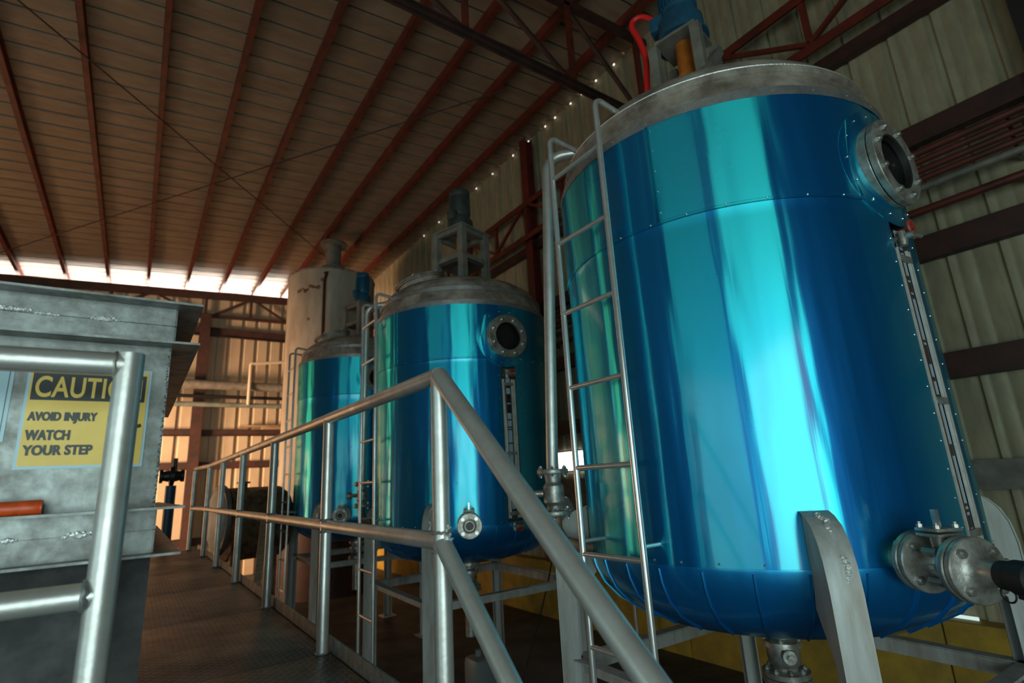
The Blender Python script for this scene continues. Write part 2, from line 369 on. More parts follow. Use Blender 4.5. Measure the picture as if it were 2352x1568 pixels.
# ---- roof purlins
PX = [-2.98, -2.05, -1.15, -.25, .69, 1.62, 2.56, 3.44, 4.33, 5.28]
ORD = ['leftmost of them all', 'second from the left', 'third from the left', 'fourth from the left', 'fifth from the left',
       'sixth from the left', 'seventh from the left', 'eighth from the left', 'second nearest the right wall', 'nearest the right wall']
for i, x in enumerate(PX):
    b = NB(); z = zroof(x)-.10; chan_bar(b, (x, YF+.05, z), (x, YB+.95, z), .07, .17, .006, side=1)
    bar(b, (x+.068, YF+.05, z-.066), (x+.068, YB+.95, z-.066), .005, .03)
    obj('roof_purlin', b, 'red', label='red steel roof purlin, '+ORD[i], cat='roof beam', group='red roof purlins', loc=(x, YB, z))
# ---- roof bracing rods
def roof_at(x, y, off): return (x, y, 5.95+.08*x-off)
b = NB(); tube(b, [roof_at(-2.35, 6.38, .12), roof_at(3.9, 14.1, .12)], .011, 6); obj('brace_rod', b, 'darkred', label='thin dark brace rod crossing the roof from upper left down to the grey tank', cat='brace rod', group='roof brace rods')
b = NB(); tube(b, [roof_at(-3.2, 15.9, .14), roof_at(4.4, 6.0, .14)], .011, 6); obj('brace_rod', b, 'darkred', label='thin brace rod rising across the roof from lower left to the truss', cat='brace rod', group='roof brace rods')
# ---- back wall truss, columns, girts
t = thing('roof_truss', 'dark red end truss over the back wall under the bright roof strip', 'truss', (0, YB, 5.0))
b = NB(); bar(b, (XL, YB, 5.66+.055*XL), (XR, YB, 5.66+.055*XR), .1, .22); obj('top_chord', b, 'darkred', t)
b = NB(); bar(b, (XL, YB, 5.08+.02*XL), (XR, YB, 5.08+.02*XR), .08, .09); obj('bottom_chord', b, 'darkred', t)
for x in (-3.2, -1.0, 1.25, 2.45, 3.7, 4.9):
    b = NB(); bar(b, (x, YB, 5.08), (x, YB, 5.66+.05*x), .07, .07, upv=(0, 1, 0)); obj('web_member', b, 'darkred', t)
for p, q in (((1.25, 5.0), (2.35, 5.7)), ((2.55, 5.72), (3.6, 5.1)), ((1.2, 5.0), (.0, 5.6)), ((-1.0, 5.1), (-.1, 5.6))):
    b = NB(); bar(b, (p[0], YB-.01, p[1]), (q[0], YB-.01, q[1]), .06, .06, upv=(0, 1, 0)); obj('web_member', b, 'darkred', t)
def column(x, y, z1, label, w=.26, d=.2, axis='x'):
    b = NB()
    if axis == 'x':
        for s in (-1, 1): bar(b, (x, y+s*d/2, ZF), (x, y+s*d/2, z1), w, .012, upv=(0, 1, 0))
        bar(b, (x, y, ZF), (x, y, z1), .012, d, upv=(0, 1, 0))
    else:
        for s in (-1, 1): bar(b, (x+s*d/2, y, -1.36), (x+s*d/2, y, z1), .012, w, upv=(0, 1, 0))
        bar(b, (x, y, -1.36), (x, y, z1), d, .012, upv=(0, 1, 0))
    return obj('steel_column', b, ('darksteel' if 'corner' in label else 'darkred') if 'dark' in label else 'red', label=label, cat='column', group='red steel columns', loc=(x, y, ZF))
column(1.27, YB-.05, 5.1, 'dark red steel column standing at the back wall beyond the walkway')
for k, (z, h, lab) in enumerate(((4.62, .26, 'upper red girt along the back wall above the pipes'), (1.68, .18, 'dark red girt on the back wall just below the thin pipes'), (.78, .2, 'lowest red girt seen on the back wall, behind the walkway rails'), (-1.2, .2, 'low red girt on the back wall behind the drum'))):
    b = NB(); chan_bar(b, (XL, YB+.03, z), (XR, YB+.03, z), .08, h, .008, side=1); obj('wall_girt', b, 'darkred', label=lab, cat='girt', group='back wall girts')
# ---- right wall girts, lattice girder, columns, pipes
for k, (z, h, lab) in enumerate(((4.21, .15, 'dark girt on the right wall just under the lattice girder'), (2.95, .2, 'dark girt on the right wall above the thin red pipes'), (1.845, .225, 'broad dark girt on the right wall beside the round sight port'), (.745, .23, 'black girt on the right wall beside the middle of the level gauge'))):
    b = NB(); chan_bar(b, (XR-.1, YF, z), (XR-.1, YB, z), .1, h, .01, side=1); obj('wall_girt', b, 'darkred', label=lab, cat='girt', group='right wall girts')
b = NB(); chan_bar(b, (XR-.06, YF, -.19), (XR-.06, YB, -.19), .06, .24, .01, side=1); obj('wall_girt', b, ['greypipe'], label='grey girt with a rust stain low on the right wall', cat='girt', group='right wall girts')
for y, lab in ((7.33, 'red steel column on the right wall between the first and second tank'), (.38, 'dark column at the upper right corner of the photo')):
    column(XR-.12, y, zroof(XR)-.1, lab, w=.2 if y > 1 else .3, d=.16, axis='y')
t = thing('lattice_girder', 'dark red lattice girder running along the top of the right wall', 'girder', (XR-.3, 5, 4.58))
for nm, z, h in (('top_chord', 5.04, .11), ('bottom_chord', 4.37, .11)):
    b = NB(); angle_bar(b, (XR-.275, YF, z), (XR-.275, YB, z), h); bar(b, (XR-.245, YF, z), (XR-.245, YB, z), .02, h); obj(nm, b, 'red', t)
ys = [-2.2+1.05*i for i in range(18)]
for i, y in enumerate(ys):
    b = NB(); bar(b, (XR-.275, y, 4.37), (XR-.275, y, 5.04), .06, .06, upv=(1, 0, 0)); obj('web_member', b, 'red', t)
    if i < 17:
        q = ((y, 5.02), (y+1.05, 4.39)) if i % 2 else ((y, 4.39), (y+1.05, 5.02))
        b = NB(); bar(b, (XR-.295, q[0][0], q[0][1]), (XR-.295, q[1][0], q[1][1]), .05, .05, upv=(1, 0, 0)); obj('web_member', b, 'red', t)
PL = ['topmost of the stack', 'second from the top', 'third from the top', 'fourth from the top', 'fifth from the top, greyish', 'lowest and set apart']
for k, (z, r) in enumerate(((2.70, .034), (2.615, .03), (2.525, .03), (2.445, .03), (2.36, .032), (2.15, .036))):
    b = NB(); tube(b, [(XR-.22, -3.5, z), (XR-.22, 12.3, z)], r, 10)
    for y in (.75, 3.8, 6.9): bar(b, (XR-.2, y, z), (XR+.0, y, z), .02, .03, mi=0)
    obj('red_pipe', b, 'greypipe' if k == 4 else 'dimred', label='thin pipe along the right wall behind the sight port, '+PL[k], cat='pipe', group='thin pipes on the right wall')
# ---- cross truss close overhead
t = thing('roof_truss', 'dark red roof truss crossing overhead from the top edge to the right wall', 'truss', (2, 4.25, 4.9))
YT, ZT = 4.25, 4.95
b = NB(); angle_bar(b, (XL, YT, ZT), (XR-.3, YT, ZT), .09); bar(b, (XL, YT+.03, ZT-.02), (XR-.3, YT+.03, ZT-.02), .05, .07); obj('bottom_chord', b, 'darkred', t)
b = NB(); bar(b, (XL, YT, zroof(XL)-.26), (XR-.1, YT, zroof(XR-.1)-.26), .09, .1); obj('top_chord', b, 'darkred', t)
vx = [-5.8, -4.1, -2.4, -.75, .93, 2.62, 4.24, 5.6]
for i, x in enumerate(vx):
    b = NB(); angle_bar(b, (x, YT, ZT), (x, YT, zroof(x)-.26), .09, .008, upv=(1, 0, 0)); bar(b, (x, YT+.03, ZT), (x, YT+.03, zroof(x)-.26), .05, .05, upv=(1, 0, 0)); obj('web_member', b, 'red', t)
    if i < 7:
        b = NB(); bar(b, (x+.05, YT+.04, zroof(x)-.3), (vx[i+1]-.04, YT+.04, ZT+.04), .05, .05, upv=(0, 1, 0)); obj('web_member', b, 'darkred', t)

# ------------------------------------------------------------------ tanks
R = .982
def tank(nm, C, ztop, zseam, label, motor, drain, near):
    cx, cy = C; O = (cx, cy, 0)
    T = thing(nm, label, 'tank', (cx, cy, ZF), 'blue process tanks')
    zb = -.42
    def P(phi, r, z): a = rad(phi); return Vector((cx+r*cos(a), cy+r*sin(a), z))
    def radial(phi): a = rad(phi); return Vector((cos(a), sin(a), 0))
    def tang(phi): a = rad(phi); return Vector((-sin(a), cos(a), 0))
    # --- jacket sheets, the lower one with the gauge slot left open
    sa, sb = -97.0, -87.0
    A = sorted([rad(-180+3*k) for k in range(120) if not (sa-.8 < -180+3*k < sb+.8)] + [rad(sa), rad(sb)])
    ks = A.index(rad(sa)); zs1 = 1.12 if zseam < 1.3 else 1.25; zs0 = -.40
    b = NB()
    lathe(b, [(R, zb), (R, zs0)], O, angs=A); lathe(b, [(R, zs0), (R, zs1)], O, angs=A, skip=(ks,)); lathe(b, [(R, zs1), (R, zseam-.012), (R+.003, zseam)], O, angs=A)
    bmesh.ops.remove_doubles(b, verts=b.verts, dist=1e-4)
    for phi in [-178+9.5*k for k in range(28)]:
        dome_blob(b, P(phi+random.uniform(-1, 1), R, zb+.02), .006, 1)
    for k in range(12):
        dome_blob(b, P(sa-1.3, R, -.3+k*.118), .005, 1); dome_blob(b, P(sb+3.0, R, -.3+k*.118), .005, 1)
    obj('jacket', b, ['blue', 'bolt'], T)
    b = NB(); lathe(b, [(R+.003, zseam-.010), (R+.008, zseam-.006), (R+.008, zseam+.004), (R+.004, zseam+.008), (R+.004, ztop)], O, angs=A)
    for q in (-163, 78):
        for s in (-1, 1): bar(b, P(q, R+.006, zseam), P(q, R+.006, ztop), .016, .006, upv=radial(q))
        for k in range(5): dome_blob(b, P(q+.9, R+.004, zseam+.05+k*(ztop-zseam-.08)/4), .006, 1)
    for k in range(24): dome_blob(b, P(-176+10.5*k, R+.008, zseam), .006, 1)
    obj('upper_jacket', b, ['blue', 'bolt'], T)
    # --- blue dished bottom with gores
    prof = [(R+.004, zb+.004), (R+.004, zb-.01), (.972, zb-.075), (.935, zb-.155), (.86, zb-.235), (.72, zb-.315), (.5, zb-.375), (.25, zb-.40), (0, zb-.405)]
    b = NB(); lathe(b, prof, O, seg=96)
    for k in range(30):
        ph = k*12+4; pts = [P(ph, r+.002, z-.002) for r, z in prof[1:6]]
        tube(b, pts, .0055, 5)
    obj('bottom_dish', b, 'blued', T)
    # --- bright strip, dusty head
    b = NB(); lathe(b, [(R+.006, ztop-.004), (R+.007, ztop-.004), (R+.007, ztop+.045), (R-.01, ztop+.05)], O, seg=96)
    for k in range(30): dome_blob(b, P(-175+12*k, R+.007, ztop+.02), .005, 0)
    obj('rim_strip', b, 'band', T)
    b = NB(); zt = ztop
    lathe(b, [(R-.004, zt+.045), (.965, zt+.075), (.935, zt+.155), (.928, zt+.165)], O, seg=96)
    obj('head_skirt', b, 'dome', T)
    b = NB()
    lathe(b, [(.93, zt+.16), (.945, zt+.168), (.945, zt+.205), (.93, zt+.215), (.915, zt+.245), (.87, zt+.305), (.78, zt+.37), (.62, zt+.44), (.42, zt+.49), (.2, zt+.52), (0, zt+.53)], O, seg=96)
    obj('dished_head', b, 'dome', T)
    b = NB(); tube(b, arc((cx, cy, zt+.212), .937, (1, 0, 0), (0, 1, 0), 0, 2*pi*.9999, 90)[:-1], .006, 6, closed=True); obj('weld_ring', b, 'bead' if near else 'band', T)
    if not near: obj('ring_band', lathe(NB(), [(.944, zt+.165), (.949, zt+.168), (.949, zt+.208), (.944, zt+.21)], O, seg=96), 'band', T)
    # --- sight port
    ph = -93; zp = ztop-.345; n = radial(ph)
    sp = obj('sight_port', lathe(NB(), [(.205, -.06), (.220, -.06), (.222, .010), (.219, .013), (.15, .013), (.15, -.06)], P(ph, R+.02, zp), n, 40), 'cast', T)
    b = NB(); rings = []
    for r_, o_ in ((.218, .016), (.232, .014), (.31, .005), (.312, .0)):
        ring = []
        for k in range(48):
            a = 2*pi*k/48; u_, v_ = r_*cos(a), r_*sin(a); th = u_/R
            ring.append(b.verts.new((cx+(R+o_)*cos(rad(ph)+th), cy+(R+o_)*sin(rad(ph)+th), zp+v_)))
        rings.append(ring)
    for i in range(3):
        for k in range(48): b.faces.new((rings[i][k], rings[i][(k+1) % 48], rings[i+1][(k+1) % 48], rings[i+1][k]))
    for k in range(14):
        a = 2*pi*k/14; th = .275*cos(a)/R; dome_blob(b, (cx+(R+.012)*cos(rad(ph)+th), cy+(R+.012)*sin(rad(ph)+th), zp+.275*sin(a)), .006, 1)
    bmesh.ops.recalc_face_normals(b, faces=b.faces); obj('collar', b, ['blue', 'bolt'], sp)
    ff = P(ph, R+.039, zp)
    obj('flange_ring', lathe(lathe(NB(), [(.135, 0), (.222, 0), (.225, .004), (.225, .028), (.221, .032), (.146, .032)], ff, n, 48), [(.146, .032), (.138, .027), (.135, 0)], ff, n, 48, 1), ['cast', 'nearblack'], sp)  # second colour paints the shade of the hole onto the inner wall
    obj('glass', lathe(NB(), [(.136, -.004), (.136, .003), (0, .003)], ff, n, 32), 'glass', sp)
    obj('throat_shade', lathe(NB(), [(.149, .012), (.149, .04)], P(ph, R, zp), n, 32), 'nearblack', sp)
    obj('port_shade', lathe(NB(), [(0, 0), (.149, 0)], P(ph, R+.014, zp), n, 32), 'black', sp)  # black disc and dark throat stand in for the shade inside the port
    u, v, _ = frame_of(n)
    for k in range(8):
        a = 2*pi*(k+.5)/8; b = NB(); hexbolt(b, ff+(u*cos(a)+v*sin(a))*.182+n*.032, n, .019, .012); obj('bolt', b, 'bolt', sp)
    # --- level gauge sitting in the slot
    g = NB(); r0 = R-.045
    lathe(g, [(r0, zs0), (r0, zs1)], O, angs=[rad(sa), rad((sa+sb)/2), rad(sb)], skip=(2,))
    for q in (sa, sb):
        vs = [g.verts.new(P(q, r_, z_)) for r_, z_ in ((r0, zs0), (R, zs0), (R, zs1), (r0, zs1))]; g.faces.new(vs)
    for z_ in (zs0, zs1):
        vs = [g.verts.new(P(q, r_, z_)) for q, r_ in ((sa, r0), (sa, R), (sb, R), (sb, r0))]; g.faces.new(vs)
    gg = obj('level_gauge', g, 'plate', T)
    gz0, gz1 = zs0+.03, zs1-.16
    for q in (-95.8, -89.8, -88.3):
        b = NB(); bar(b, P(q, R-.004, gz0), P(q, R-.004, gz1), .02 if not near else .010, .012, upv=radial(q)); obj('guide_rail', b, 'railbar', gg)
    b = NB(); bar(b, P(-92.4, R-.012, gz0+.05), P(-92.4, R-.012, gz1+.1), .045, .004, upv=radial(-92.4))
    z_ = gz0+.06; k = 0
    while z_ < gz1:
        hh = random.choice((.012, .012, .05, .02, .09)); bar(b, P(-92.4, R-.0095, z_), P(-92.4, R-.0095, z_+hh),   .044, .003, 1, upv=radial(-92.4)); z_ += hh+random.choice((.012, .012, .06, .12, .2))
    obj('scale_plate', b, ['gauge', 'ink'], gg, label='pale blue scale plate')
    b = NB(); cyl(b, P(-94.5, R-.010, gz0), P(-94.5, R-.010, gz1), .010, 10); obj('gauge_tube', b, 'gauged', gg)
    for z_ in (gz0+.45*(gz1-gz0), gz1-.05, gz0+.04):
        b = NB(); bar(b, P(-96, R-.004, z_), P(-89, R-.004, z_), .03, .022, upv=radial(-92)); obj('clip', b, 'cast', gg)
    for z_ in (gz1+.05, zb-.02):
        o_ = P(-93.6, R+.005, z_)
        b = NB(); cyl(b, o_-n*.05, o_+n*.06, .016, 12); lathe(b, [(0, -.04), (.018, -.04), (.022, -.01), (.018, .03), (0, .03)], o_+n*.01, (0, 0, 1), 12)
        tube(b, [o_+n*.05, o_+n*.06+tang(-93)*.07], .01, 8); vv = obj('gauge_valve', b, 'cast', gg, label='small stainless gauge cock')
    for z_ in ((gz1+.10,) if near else (gz1+.06, zb-.03)):
        hc = P(-91.0, R+.045, z_); b = NB(); tube(b, arc(hc, .034, tang(-91), (0, 0, 1), 0, 2*pi*.999, 18)[:-1], .008, 8, closed=True)
        for k in range(4):
            a = k*pi/2+.4; bar(b, hc, hc+(tang(-91)*cos(a)+Vector((0, 0, 1))*sin(a))*.034, .008, .008, upv=radial(-91))
        cyl(b, hc-radial(-91)*.09, hc+radial(-91)*.012, .008, 10); cyl(b, hc-radial(-91)*.01, hc+radial(-91)*.012, .014, 12)
        obj('handwheel', b, 'handwheel', gg, label='small red handwheel')
    # --- outlet nozzle with ball valve
    po = -119; n = radial(po); zo = -.385; a0 = P(po, R-.03, zo)
    ov = obj('outlet_valve', lathe(NB(), [(.06, 0), (.06, .10), (.105, .10), (.108, .104), (.108, .122), (.104, .126), (0, .126)], a0, n, 40), 'cast', T)
    b = NB(); lathe(b, [(0, .130), (.104, .130), (.108, .134), (.108, .150), (.104, .154), (.066, .158), (.060, .175), (.056, .20), (.062, .225), (.070, .245), (.072, .27), (.068, .290), (.105, .295), (.108, .30), (.108, .318), (.104, .322), (0, .322)], a0, n, 40)
    lathe(b, [(0, 0), (.032, 0), (.032, .075), (0, .075)], a0+n*.225+Vector((0, 0, .03)), (0, 0, 1), 20)
    for a in range(4):
        d_ = n*cos(a*pi/2+.78)*.052+tang(po)*sin(a*pi/2+.78)*.052; hexbolt(b, a0+n*.225+d_+Vector((0, 0, .128)), (0, 0, 1), .011, .012)
    for z_ in (.098, .116): box(b, a0+n*.225+Vector((-.05, -.05, z_)), a0+n*.225+Vector((.05, .05, z_+.012)), bev=.004, rot=(rad(po), 'Z'))
    for s in (-1, 1):
        for z_ in (.05, -.05): cyl(b, a0+n*.205+tang(po)*s*.055+Vector((0, 0, z_)), a0+n*.262+tang(po)*s*.055+Vector((0, 0, z_)), .015, 6)
    obj('valve_body', b, 'cast', ov)
    b = NB(); bar(b, a0+n*.225+Vector((0, 0, .13)), a0+n*.225+Vector((0, 0, .19)), .022, .012, upv=tang(po)); obj('stem', b, 'bolt', ov)
    if near:
        pl = a0+n*.232; tg = -tang(po)
        b = NB(); lettering(b, 'ICI', -.022, .022, -.014, .012, lambda x, z, d: pl+n*x*1.0+(-tang(po))*math.sqrt(max(.0, .0725**2-z*z))*1.0 + Vector((0, 0, z)), bold=.02); obj('lettering', b, 'bolt', ov, label='raised cast letters')
    b = NB(); lathe(b, [(0, .326), (.104, .326), (.108, .33), (.108, .348), (.104, .352), *(((.075, .356), (.058, .362), (.046, .375), (.042, .40), (.042, .44), (.030, .442), (.030, .40), (0, .40)) if near else ((.06, .353), (.058, .368), (.050, .370), (.044, .355), (0, .355)))], a0, n, 40)
    obj('nozzle_flange', b, 'cast', ov)
    if not near: obj('bore_shade', lathe(NB(), [(0, .3555), (.036, .3555)], a0, n, 24), 'black', ov)  # black disc painted in for the shade inside the open nozzle
    u, v, _ = frame_of(n)
    for d0, sg in ((.152, 1), (.352, 1), (.098, -1), (.297, -1)):
        for k in range(4):
            a = pi/4+k*pi/2; b = NB(); hexbolt(b, a0+n*d0+(u*cos(a)+v*sin(a))*.082, n*sg, .0165, .014); obj('bolt', b, 'bolt', ov)
    if near:
        b = NB(); lathe(b, [(.041, .43), (.044, .43), (.046, .47), (.052, .475), (.052, .53), (.044, .54), (.04, .62), (0, .62)], a0, n, 24)
        bar(b, a0+n*.47+Vector((0, 0, -.055)), a0+n*.62+Vector((0, 0, -.075)), .02, .012); tube(b, arc(a0+n*.45+Vector((0, 0, -.052))-tang(po)*.02, .024, n, (0, 0, 1), 0, 6.27, 14)[:-1], .003, 6, closed=True)
        obj('hose_coupling', b, 'rubber', ov, label='black hose coupling')
    # --- bottom outlet
    o2 = Vector((cx, cy, zb-.40)); b = NB()
    lathe(b, [(0, .03), (.07, .03), (.07, -.03), (.115, -.03), (.115, -.055), (.06, -.058), (.058, -.095), (.07, -.105), (.095, -.11), (.098, -.135), (.08, -.14), (.085, -.18), (.078, -.22), (.065, -.235), (.065, -.25), (.12, -.255), (.12, -.28), (0, -.28)], o2, (0, 0, 1), 32)
    for k in range(8):
        a = k*pi/4; hexbolt(b, o2+Vector((cos(a)*.09, sin(a)*.09, -.055)), (0, 0, -1), .013, .014); hexbolt(b, o2+Vector((cos(a)*.095, sin(a)*.095, -.255)), (0, 0, 1), .014, .014)
    for k in range(4):
        a = k*pi/2+.5; hexbolt(b, o2+Vector((cos(a)*.085, sin(a)*.085, -.11)), (0, 0, 1), .013, .014)
    cyl(b, o2+Vector((-.05, -.05, -.165)), o2+Vector((-.085, -.085, -.165)), .034, 16); cyl(b, o2+Vector((-.08, -.08, -.165)), o2+Vector((-.10, -.10, -.165)), .016, 6)
    dv = obj('drain_valve', b, 'cast', T)
    obj('drain_flange', lathe(NB(), [(0, -.284), (.12, -.284), (.123, -.288), (.123, -.312), (.06, -.318), (.055, -.40), (.055, -.75), (0, -.75)], o2, (0, 0, 1), 32), 'cast', dv)
    # --- legs: curved outer strip on two side plates
    lp = [(R+.01, -.195), (1.05, -.21), (1.11, -.24), (1.155, -.29), (1.185, -.36), (1.20, -.46), (1.20, -.60), (1.20, ZF+.012)]
    for q in (-137, -47, 43, 133):
        n = radial(q); s = tang(q); b = NB(); w = .055
        pr = None
        for r_, z_ in lp:
            c_ = P(q, r_, z_); cur = [b.verts.new(c_-s*w), b.verts.new(c_+s*w), b.verts.new(c_+s*w-n*.008), b.verts.new(c_-s*w-n*.008)]
            if pr:
                for k in range(4): b.faces.new((pr[k], pr[(k+1) % 4], cur[(k+1) % 4], cur[k]))
            else: b.faces.new(cur[::-1])
            pr = cur
        b.faces.new(pr)
        inner = [(R+.004, -.22), (R+.004, zb), (.98, zb-.08), (.96, zb-.14), (1.09, zb-.30), (1.09, ZF+.012)]
        side = [P(q, r_-.004, z_) for r_, z_ in lp] + [P(q, r_, z_) for r_, z_ in inner[::-1]]
        for sg in (-1, 1): extrude_poly(b, [p_+s*sg*(w-.008) for p_ in side], s*sg*-.006)
        if q == -137:
            for f0, f1 in ((.35, 2.6), (3.6, 4.7)):
                cp = []; rs = []
                for k in range(34):
                    f = f0+(f1-f0)*k/33; i_ = int(f); g_ = f-i_; r_ = lp[i_][0]*(1-g_)+lp[i_+1][0]*g_; z_ = lp[i_][1]*(1-g_)+lp[i_+1][1]*g_
                    e_ = sin(pi*(k+.5)/34)**.4; cp.append(P(q, r_-.003, z_)+s*(.007*sin(f*5)+.004*f+random.uniform(-.003, .003))); rs.append(e_*random.uniform(.006, .013))
                tube(b, cp, rs, 8, 1)
        bmesh.ops.recalc_face_normals(b, faces=b.faces)
        lg = obj('leg', b, ['leg', 'bead'], T)
        b = NB(); box(b, P(q, 1.145, ZF)-Vector((.12, .12, 0)), P(q, 1.145, ZF)+Vector((.12, .12, .012))); obj('foot_plate', b, 'leg', lg)
    for q in (-137, -47, 43, 133):
        b = NB(); angle_bar(b, P(q, 1.13, -1.03), P(q+90, 1.13, -1.03), .075, .008); obj('leg_brace', b, 'leg', T)
    # --- ladder
    lx = cx-1.088; y0, y1 = cy-.082, cy+.320; rr = .0165
    la = NB()
    for y in (y0, y1): cyl(la, (lx+.0, y, -1.62), (cx-.98 if False else lx+.12, y+(.0), -1.62), .012, 8)
    zl = ztop+.26
    def rail(y):
        xe = cx-math.sqrt(.93**2-(y-cy)**2)-.0; c_ = .05
        return [(lx, y, ZF), (lx, y, zl-c_)] + [tuple(p_) for p_ in arc((lx+c_, y, zl-c_), c_, (-1, 0, 0), (0, 0, 1), 0, pi/2, 6)][1:] + [(xe+.02, y, zl-.02)]
    lad = obj('ladder', tube(NB(), rail(y0), rr, 14), 'stainless', T)
    obj('stile', tube(NB(), rail(y1), rr, 14), 'stainless', lad); la.free()
    z_ = ztop-.03 if zseam < 1.3 else ztop-.05
    while z_ > ZF+.1:
        b = NB(); cyl(b, (lx, y0, z_), (lx, y1, z_), .0135, 14); obj('rung', b, 'stainless', lad); z_ -= .42
    for y in (y0, y1):
        b = NB(); cyl(b, (lx, y, -.33), (cx-math.sqrt(R*R-(y-cy)**2)+.003, y, -.33), .010, 10); obj('bracket', b, 'stainless', lad)
    # --- manhole on the head
    mo = Vector((cx-.40, cy+.22, zt+.53)); md = Vector((-.28, .12, 1)).normalized()
    if not near:
        mh = obj('manhole', lathe(NB(), [(.27, -.16), (.27, .05), (.30, .05), (.302, .064), (.25, .066)], mo, md, 48), 'dome', T)
        obj('manhole_lid', lathe(NB(), [(.305, .068), (.31, .07), (.31, .082), (.29, .09), (.15, .115), (0, .12)], mo, md, 48), 'dome', mh)
        for k in range(6):
            b = NB(); a = k*pi/3+.3; u, v, _ = frame_of(md); hexbolt(b, mo+(u*cos(a)+v*sin(a))*.285+md*.085, md, .016, .02); obj('clamp', b, 'bolt', mh)
    # --- agitator
    ax, ay = cx+(-.02 if near else .03), cy; zf = zt+.49
    wd, hs = motor['w'], motor['h']
    rot = Matrix.Rotation(rad(motor['rot']), 3, 'Z')
    def Q(x, y, z): v_ = rot @ Vector((x, y, 0)); return Vector((ax+v_.x, ay+v_.y, z))
    b = NB(); w = .028
    b_low = zf-.06
    for sx in (-1, 1):
        for sy in (-1, 1): bar(b, Q(sx*wd, sy*wd, b_low), Q(sx*wd, sy*wd, zf+hs), motor['bw'], motor['bw'], upv=rot @ Vector((0, 1, 0)))
    for z_ in motor['rails']:
        for s in (-1, 1):
            bar(b, Q(-wd, s*wd, zf+z_), Q(wd, s*wd, zf+z_), .05, .055); bar(b, Q(s*wd, -wd, zf+z_), Q(s*wd, wd, zf+z_), .05, .055)
    if motor.get('diag'): bar(b, Q(-wd-.36, -wd-.03, zf-.08), Q(wd, -wd-.03, zf+hs-.04), .05, .06)
    ag = obj('agitator', b, motor['frame'], T)
    pw = .15 if near else wd+.05; zq = zf+hs+(.05 if near else 0)
    b = NB(); box(b, Q(0, 0, zq)-Vector((pw, pw, .012)), Q(0, 0, zq)+Vector((pw, pw, .01)), rot=(rad(motor['rot']), 'Z')); obj('top_plate', b, motor['frame'], ag)
    b = NB(); box(b, Q(0, 0, zf+hs*.42)-Vector((wd, wd, .01)), Q(0, 0, zf+hs*.42)+Vector((wd, wd, .01)), rot=(rad(motor['rot']), 'Z')); obj('middle_plate', b, 'plate', ag)
    mr = motor['r']; z0 = zq+.01
    b = NB(); lathe(b, [(0, 0), (mr*1.35, 0), (mr*1.35, .03), (mr*1.3, .16), (mr*1.02, .22), (mr*1.02, .24)], Q(0, 0, z0), (0, 0, 1), 40)
    lathe(b, [(mr*1.35, -.001), (mr*1.5, -.001), (mr*1.5, .018), (mr*1.35, .02)], Q(0, 0, z0), (0, 0, 1), 40); obj('gear_housing', b, motor['mat'], ag)
    b = NB(); L = motor['len']; lathe(b, [(mr*.95, .235), (mr, .25), (mr, L-.09), (mr*.98, L-.085)], Q(0, 0, z0), (0, 0, 1), 40)
    for k in range(28):
        a = 2*pi*k/28; d_ = Vector((cos(a), sin(a), 0)); bar(b, Q(0, 0, z0+.27)+d_*(mr+.005), Q(0, 0, z0+L-.11)+d_*(mr+.005), .006, .016, upv=d_)
    mo_ = obj('motor', b, motor['mat'], ag)
    b = NB(); lathe(b, [(mr*1.06, L-.1), (mr*1.08, L-.09), (mr*1.08, L-.03), (mr*.95, L-.004), (mr*.5, L), (0, L)], Q(0, 0, z0), (0, 0, 1), 40); obj('fan_cowl', b, motor['mat'], ag)
    tb = Q(0, 0, z0+.20)+(Vector((-.53, .85, 0)) if near else Vector((-.71, -.3, 0)).normalized())*(mr+.03)
    b = NB(); box(b, tb-Vector((.05, .05, .06)), tb+Vector((.05, .05, .06)), bev=.008, rot=(rad(20), 'Z')); obj('terminal_box', b, motor['mat'], ag)
    b = NB(); lathe(b, [(0, 0), (.06, 0), (.06, .03), (.085, .04), (.085, .14), (.06, .15), (.05, hs-.01)], Q(0, 0, zf+hs*.44), (0, 0, 1), 28); obj('coupling', b, 'orange', ag, label='orange coupling')
    b = NB()
    if near: lathe(b, [(.13, -.03), (.135, .30), (.12, .31), (.05, .31)], Q(0, 0, zf+.03), (0, 0, 1), 28)
    lathe(b, [(.13, -.03), (.16, -.03), (.16, .0), (.11, .005), (.10, hs*.4), (.05, hs*.42), (.05, -.03)], Q(0, 0, zf+.03), (0, 0, 1), 28); obj('shaft_seal', b, 'plate', ag)
    if near:
        lv = Vector((-.53, .85, 0)); pts = [Vector((ax, ay, 0))+lv*d_+Vector((0, 0, z_)) for d_, z_ in ((.15, 3.20), (.19, 3.26), (.24, 3.305), (.29, 3.32), (.33, 3.295), (.335, 3.24), (.30, 3.13), (.275, 3.0), (.27, 2.89), (.28, 2.78), (.30, 2.5), (.30, 2.15))]
        sm = []
        for i in range(len(pts)-1):
            p0, p1, p2, p3 = pts[max(0, i-1)], pts[i], pts[i+1], pts[min(len(pts)-1, i+2)]
            for k in range(5):
                t_ = k/5; sm.append(.5*((2*p1)+(p2-p0)*t_+(2*p0-5*p1+4*p2-p3)*t_**2+(3*p1-p0-3*p2+p3)*t_**3))
        sm.append(pts[-1]); obj('cable_conduit', tube(NB(), sm, .022, 12), 'hose', ag, label='bright red cable conduit')
    return T

